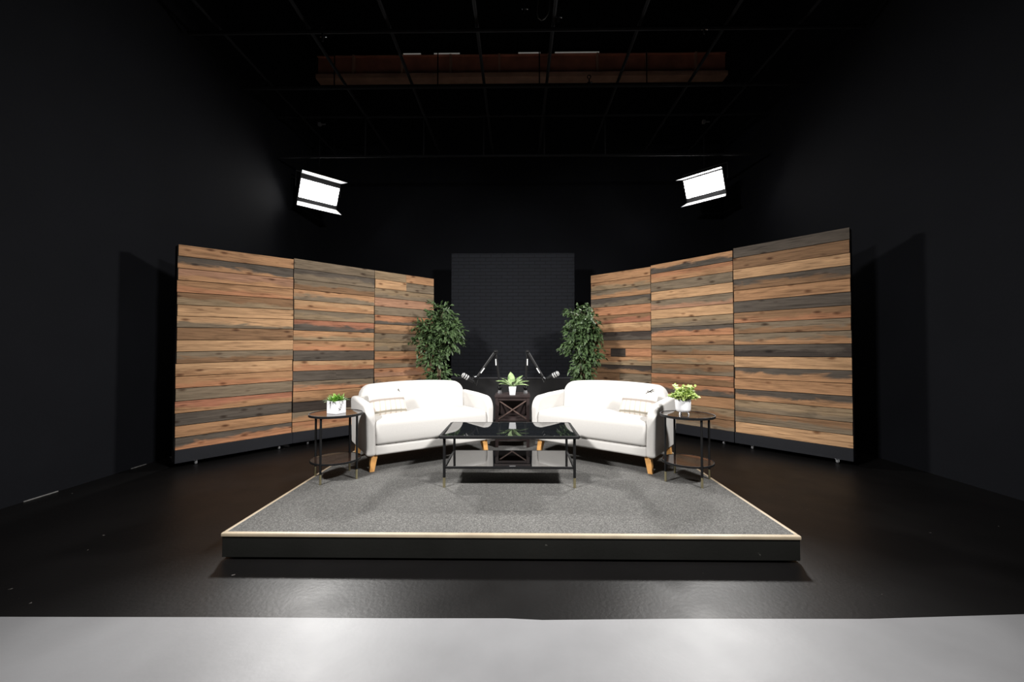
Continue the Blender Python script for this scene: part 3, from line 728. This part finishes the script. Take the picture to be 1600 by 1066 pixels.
def ficus(label, x, y, blobs, seed, nleaf, trunk_h, sc):
    rnd = random.Random(seed)
    t = thing('ficus_tree', label, 'tree', (x, y, 0), 0, 'artificial ficus trees behind the loveseats')
    bm = NB(); lathe(bm, [(0, 0), (.13, 0), (.16, .26), (.165, .27), (.15, .27), (.145, .23), (0, .23)], 28); obj('planter', bm, M['pot'], t)
    bm = NB(); lathe(bm, [(0, .228), (.142, .236), (0, .245)], 20); obj('soil', bm, M['soil'], t)
    bm = NB()
    for k in range(3):
        ph = k * 2.1; pts = []
        for i in range(14):
            q = i / 13; pts.append((.022 * math.cos(ph + q * 9), .022 * math.sin(ph + q * 9), .235 + (trunk_h - .235) * q))
        tube(bm, pts, [.018 - .008 * i / 13 for i in range(14)], 7)
    tw = []
    blobs = [(a_ * sc, b_, c_, d_ * sc, e_) for a_, b_, c_, d_, e_ in blobs]
    tot = sum(b_[3] * b_[3] * b_[4] for b_ in blobs)
    fb = NB()
    for (bx, by, bz, rx, rz_) in blobs:
        cnt = int(nleaf * rx * rx * rz_ / tot)
        base = Vector((0, 0, min(trunk_h, bz - .1)))
        # twigs out into each blob
        for k in range(5):
            a = rnd.uniform(0, 6.28); e = Vector((bx + math.cos(a) * rx * .7, by + math.sin(a) * rx * .7, bz + rnd.uniform(-.5, .7) * rz_))
            mid = base.lerp(e, .5) + Vector((0, 0, .05)); tube(bm, [base, mid, e], [.008, .006, .003], 5)
        k = 0
        while k < cnt:
            # sprays of leaves on little twigs
            v = Vector((rnd.gauss(0, 1), rnd.gauss(0, 1), rnd.gauss(0, 1))).normalized() * (rnd.uniform(.25, 1.05) ** .6)
            c = Vector((bx + v.x * rx, by + v.y * rx, bz + v.z * rz_))
            od = Vector((v.x, v.y, v.z * .6 + rnd.uniform(-.5, .2))).normalized()
            tip = c + od * rnd.uniform(.08, .14)
            for m_ in range(rnd.randint(5, 8)):
                q = rnd.uniform(0, 1); p = c.lerp(tip, q) - Vector((0, 0, .03 * q * q))
                dd = (od + Vector((rnd.gauss(0, .7), rnd.gauss(0, .7), rnd.gauss(-.35, .4)))).normalized()
                up = Vector((rnd.gauss(0, .5), rnd.gauss(-.3, .5), 1))
                leaf(fb, p, dd, up, rnd.uniform(.055, .088), rnd.uniform(.024, .036), rnd.uniform(.05, .35), .2, 3)
                k += 1
    obj('trunk', bm, M['trunk'], t)
    obj('foliage', fb, M['ficus'], t)
# blobs: x, y, z, horizontal radius, vertical radius
ficus('leafy ficus tree behind the left loveseat', -1.235, 6.35,
      [(.02, 0, 1.86, .18, .17), (-.10, 0, 1.65, .26, .16), (.13, 0, 1.62, .24, .17), (-.20, 0, 1.42, .20, .13), (.20, 0, 1.44, .18, .13), (-.05, 0, 1.28, .16, .10), (-.13, .02, 1.18, .17, .10), (.03, 0, .93, .17, .13), (-.02, 0, .74, .2, .12)], 4, 4200, 1.7, .86)
ficus('leafy ficus tree behind the right loveseat', 1.02, 6.35,
      [(-.07, 0, 1.86, .17, .14), (.10, 0, 1.78, .17, .18), (0, 0, 1.60, .28, .17), (.16, 0, 1.52, .18, .17), (-.08, 0, 1.38, .24, .15), (.12, 0, 1.26, .20, .14), (0, 0, 1.04, .15, .15), (.02, 0, .80, .16, .14)], 9, 4200, 1.7, .78)

# peace lily in a white square tapered pot on the stand
NX, NY = -0.055, 4.90
NZ = 0.768
def tapered_pot(bm, w0, w1, h, wall=.006):
    def ring(w_, z): return [bm.verts.new((a * w_, b_ * w_, z)) for a, b_ in ((-1, -1), (1, -1), (1, 1), (-1, 1))]
    rs = [ring(w0, 0), ring(w1, h), ring(w1 - wall, h), ring(w0 - wall, .02)]
    for A, B in zip(rs, rs[1:]):
        for i in range(4):
            j = (i + 1) % 4; bm.faces.new((A[i], A[j], B[j], B[i]))
    bm.faces.new(rs[0][::-1]); bm.faces.new(rs[-1])
def potted(name, label, loc, rz, group=None): return thing(name, label, 'potted plant', loc, rz, group)
t = potted('potted_lily', 'broad-leaved plant in a small white tapered pot on the wooden stand', (NX, 4.80, NZ), R(0))
bm = NB(); tapered_pot(bm, .032, .045, .10); obj('pot', bm, M['ceramic'], t, bevel=.003, seg=2)
bm = NB(); box(bm, (-.038, -.038, .08), (.038, .038, .09)); obj('soil', bm, M['soil'], t, smooth=False)
rnd = random.Random(5); bm = NB()
for k in range(11):
    a = R(360 / 11 * k * 4) + rnd.uniform(-.3, .3); e = rnd.uniform(.75, 1.4)
    d = Vector((math.cos(a) * math.cos(e), math.sin(a) * math.cos(e) * .8, math.sin(e)))
    b0 = Vector((math.cos(a) * .012, math.sin(a) * .012, .085))
    tube(bm, [b0, b0 + d * .05], .003, 5)
    leaf(bm, b0 + d * .035, d, Vector((0, -.35, 1)), rnd.uniform(.10, .145), rnd.uniform(.036, .05), rnd.uniform(.25, .8), .18, 6)
leaf(bm, Vector((-.005, -.03, .12)), Vector((-.12, .05, 1)), Vector((0, -1, .1)), .155, .085, .05, .1, 6)
for d_, l_ in (((.6, -.2, .75), .17), ((.75, -.1, .55), .16), ((-.75, -.2, .7), .14)):
    leaf(bm, Vector((0, 0, .10)), Vector(d_), Vector((0, -.4, 1)), l_, .042, .75, .18, 6)
obj('leaves', bm, M['lily'], t)

# square planter with grassy plant, black brush lettering on its right face
t = potted('potted_houseplant', 'grassy green plant in a white square planter with black lettering', (TL[0] + .005, TL[1] - .01, ZT), R(66))
bm = NB(); tapered_pot(bm, .056, .056, .112, .007); obj('pot', bm, M['ceramic'], t, bevel=.003, seg=2)
bm = NB(); box(bm, (-.048, -.048, .085), (.048, .048, .098)); obj('soil', bm, M['soil'], t, smooth=False)
rnd = random.Random(15); bm = NB()
for k in range(230):
    a = rnd.uniform(0, 6.28); e = rnd.uniform(.7, 1.5); b0 = Vector((rnd.uniform(-.04, .04), rnd.uniform(-.04, .04), .095))
    d = Vector((math.cos(a) * math.cos(e), math.sin(a) * math.cos(e), math.sin(e)))
    leaf(bm, b0, d, Vector((0, 0, 1)), rnd.uniform(.05, .088), rnd.uniform(.009, .014), rnd.uniform(.1, .7), .2, 4)
obj('leaves', bm, M['grassy'], t)
# lettering: slanting brush strokes running down the face that looks towards the set
bm = NB(); fx = .0568
def stroke(pts, r=.0022):
    tube(bm, [(fx, y, z) for y, z in pts], r, 5)
def st(pts, r=.0022): tube(bm, [(y, -fx, z) for y, z in pts], r, 5)
# (face -y of the rotated pot looks right-front)
st([(.006, .102), (.026, .106), (.010, .088), (.030, .090)]); st([(-.010, .086), (.014, .078), (-.012, .068)]); st([(.012, .066), (-.014, .056), (.010, .050)]); st([(-.026, .050), (-.004, .030)]); st([(-.002, .046), (-.024, .028)])
lt = obj('lettering', bm, M['ink'], t); lt['label'] = 'black brush lettering running down the planter'

# round planter on little feet with lime foliage
t = potted('potted_bush', 'lime green leafy plant in a round white planter on little feet', (TR[0] - .035, TR[1] + .0, ZT), R(0))
bm = NB(); lathe(bm, [(0, .022), (.040, .022), (.056, .030), (.063, .047), (.067, .136), (.063, .138), (.059, .130), (0, .125)], 40); obj('pot', bm, M['ceramic'], t, ang=50)
for k in range(3):
    a = R(90 + 120 * k); bm = NB(); cone(bm, (.046 * math.cos(a), .046 * math.sin(a), 0), (.036 * math.cos(a), .036 * math.sin(a), .028), .005, .008, 10); obj('foot', bm, M['ceramic'], t)
bm = NB(); lathe(bm, [(0, .122), (.058, .124), (0, .132)], 20); obj('soil', bm, M['soil'], t)
rnd = random.Random(25); bm = NB()
for k in range(95):
    a = rnd.uniform(0, 6.28); e = math.asin(rnd.uniform(.3, 1))
    d = Vector((math.cos(a) * math.cos(e), math.sin(a) * math.cos(e), math.sin(e)))
    ln = .040 + .026 * abs(math.cos(e)) + rnd.uniform(0, .028) + (.055 if e > 0.95 else 0)
    b0 = Vector((math.cos(a) * .03, math.sin(a) * .03, .13)); tip = b0 + d * ln
    tube(bm, [b0, b0.lerp(tip, .5) + Vector((0, 0, .01)), tip], .0018, 5)
    for m_ in range(9):
        q = rnd.uniform(.35, 1.05); p = b0.lerp(tip, q)
        dd = (d + Vector((rnd.gauss(0, .8), rnd.gauss(0, .8), rnd.gauss(0, .5)))).normalized()
        leaf(bm, p, dd, Vector((rnd.gauss(0, .4), rnd.gauss(0, .4) - .3, 1)), rnd.uniform(.022, .034), rnd.uniform(.017, .025), .2, .15, 3)
obj('leaves', bm, M['lime'], t)

# ------------------------------------------------------------------ dark stand between the sofas
t = thing('nightstand', 'dark wooden stand with crossed front slats between the loveseats', 'stand', (NX, NY, HP))
hw_, hd_, ht = 0.20, 0.19, NZ - HP
bm = NB(); box(bm, (-hw_ - .008, -hd_ - .008, ht - .026), (hw_ + .008, hd_ + .008, ht)); obj('top', bm, M['espresso'], t, bevel=.004)
for sx in (-1, 1):
    for sy in (-1, 1):
        x, y = sx * (hw_ - .018), sy * (hd_ - .018)
        bm = NB(); box(bm, (x - .018, y - .018, 0), (x + .018, y + .018, ht - .026)); obj('post', bm, M['espresso'], t, bevel=.003)
for z in (.10, .325):
    bm = NB(); box(bm, (-hw_ + .004, -hd_ + .006, z - .022), (hw_ - .004, hd_ - .006, z)); obj('shelf', bm, M['espresso'], t, bevel=.003)
bm = NB(); box(bm, (-hw_ + .036, -hd_ + .004, ht - .06), (hw_ - .036, -hd_ + .022, ht - .026)); obj('apron', bm, M['espresso'], t, bevel=.002)
def xslats(y0, along):
    z0, z1 = .328, ht - .058; a = hw_ - .036 if along == 'x' else hd_ - .036
    for s in (-1, 1):
        p = Vector((-a * s, 0, z0)); q = Vector((a * s, 0, z1)); d = (q - p); ln = d.length; ang = math.atan2(d.z, d.x)
        bm = NB(); Mx = Matrix.Translation((0, y0 + (0.0005 if s > 0 else 0.0125), (z0 + z1) / 2)) @ Matrix.Rotation(-ang, 4, 'Y')
        box(bm, (-ln / 2 + .004, -.006, -.0065), (ln / 2 - .004, .006, .0065), Mx)
        if along == 'y': bmesh.ops.transform(bm, matrix=Matrix.Rotation(R(90), 4, 'Z'), verts=bm.verts[:])
        obj('cross_slat', bm, M['slat'], t, smooth=False)
xslats(-hd_ + .012, 'x'); xslats(-hw_ + .012, 'y'); xslats(hw_ - .024, 'y')
bm = NB(); box(bm, (-hw_ + .036, hd_ - .016, .32), (hw_ - .036, hd_ - .004, ht - .03)); obj('back_panel', bm, M['espresso'], t, smooth=False)

# ------------------------------------------------------------------ microphones on boom arms
def mic_rig(label, s):
    Y = 4.98
    X0 = NX + s * .158
    t = thing('microphone', label, 'microphone', (X0, Y, NZ), 0, 'studio microphones on boom arms')
    def G(px, py, dy=0.0):
        if s < 0: x = (px - 808) / 630 * (Y + dy)
        else: x = (px - 808) / 630 * (Y + dy)
        return Vector((x - X0, dy, 1.3 + (547 - py) / 630 * (Y + dy) - NZ))
    if s < 0: top = G(774.5, 550); elb = G(747, 588, -.10); j2 = G(741, 589, -.12); m0 = G(738, 595, -.13); m1 = G(722.5, 585.5, -.16); stk0, stk1 = G(776.6, 571), G(776.4, 561)
    else: top = G(824, 550); elb = G(847, 588, -.10); j2 = G(852, 592, -.12); m0 = G(857, 590.5, -.13); m1 = G(872.5, 583, -.16); stk0, stk1 = G(822, 571), G(822.2, 561)
    # table clamp
    bm = NB(); lathe(bm, [(0, 0), (.026, 0), (.026, .006), (.019, .034), (0, .036)], 20); obj('clamp_base', bm, M['greyplastic'], t)
    bm = NB(); ball(bm, (0, 0, .062), .024); cone(bm, (0, 0, .03), (0, 0, .10), .012, n=12); cone(bm, (-.03, 0, .075), (.03, 0, .075), .008, n=10); obj('swivel', bm, M['metal'], t)
    bm = NB(); cone(bm, (0, 0, .09), (top.x * 1.0, 0, top.z), .013, n=12); low = obj('lower_arm', bm, M['metal'], t)
    bm = NB(); dxy = Vector((stk1.x, 0, stk1.z)); cone(bm, Vector((top.x * .9, -.010, stk0.z)), Vector((top.x * .97, -.010, stk1.z)), .0065, n=8); k = obj('arm_sticker', bm, M['sticker'], low); k['label'] = 'white sticker on the arm'
    bm = NB(); cone(bm, top + Vector((0, -.026, 0)), top + Vector((0, .026, 0)), .027, n=16); ball(bm, top + Vector((0, -.03, 0)), .014); obj('elbow_knob', bm, M['metal'], t)
    d = (elb - top); u = d.normalized(); q = u.cross(Vector((0, 1, 0))).normalized()
    bm = NB(); cone(bm, top, elb, .021, .016, n=12); up = obj('upper_arm', bm, M['metal'], t)
    bm = NB(); a = top + d * .66; c = top + d * .86; o = Vector((0, -.017, 0)) + q * (.006 if s < 0 else -.006); cone(bm, a + o, c + o, .0065, n=8); k = obj('arm_sticker', bm, M['sticker'], up); k['label'] = 'white sticker on the arm'
    bm = NB(); cone(bm, elb, j2, .011, n=10); ball(bm, elb, .017); ball(bm, j2, .014); cone(bm, j2, m0, .008, n=10); cone(bm, elb - Vector((0, .025, 0)), elb + Vector((0, .025, 0)), .009, n=10); obj('mic_mount', bm, M['metal'], t); bm = NB(); cone(bm, elb.lerp(j2, .35) + Vector((0, -.014, 0)), j2 + Vector((0, -.012, 0)), .008, n=8); obj('mount_screw', bm, M['chrome'], t)
    ax = (m1 - m0).normalized(); a = m0 - ax * .02; ln = (m1 - a).length
    bm = NB(); cone(bm, a, a + ax * ln * .52, .021, .026, 20); obj('mic_body', bm, M['metal'], t)
    bm = NB()
    for i in range(3):
        p = a + ax * ln * (.52 + .17 * i); cone(bm, p, p + ax * ln * .085, .030, n=20)
    cone(bm, m1 - ax * .004, m1 + ax * .004, .026, .018, 16); obj('grille', bm, M['grille'], t)
    bm = NB(); cone(bm, a + ax * ln * .5, m1 - ax * .004, .025, n=20); obj('grille_core', bm, M['metal'], t)
    # cable along the arm
    bm = NB(); pts = [a - ax * .005, a - ax * .04 + Vector((0, 0, -.03)), elb + Vector((0, .02, -.03)), elb + Vector((0, .02, .0)), top + Vector((0, .02, -.03)), Vector((top.x * .5, .016, .25)), Vector((0.004, .022, .05)), Vector((0.004, .05, .02))]
    tube(bm, pts, .0035, 6); obj('cable', bm, M['metal'], t)
mic_rig('left microphone on a boom arm, swung over the left loveseat', -1)
mic_rig('right microphone on a boom arm, swung over the right loveseat', 1)
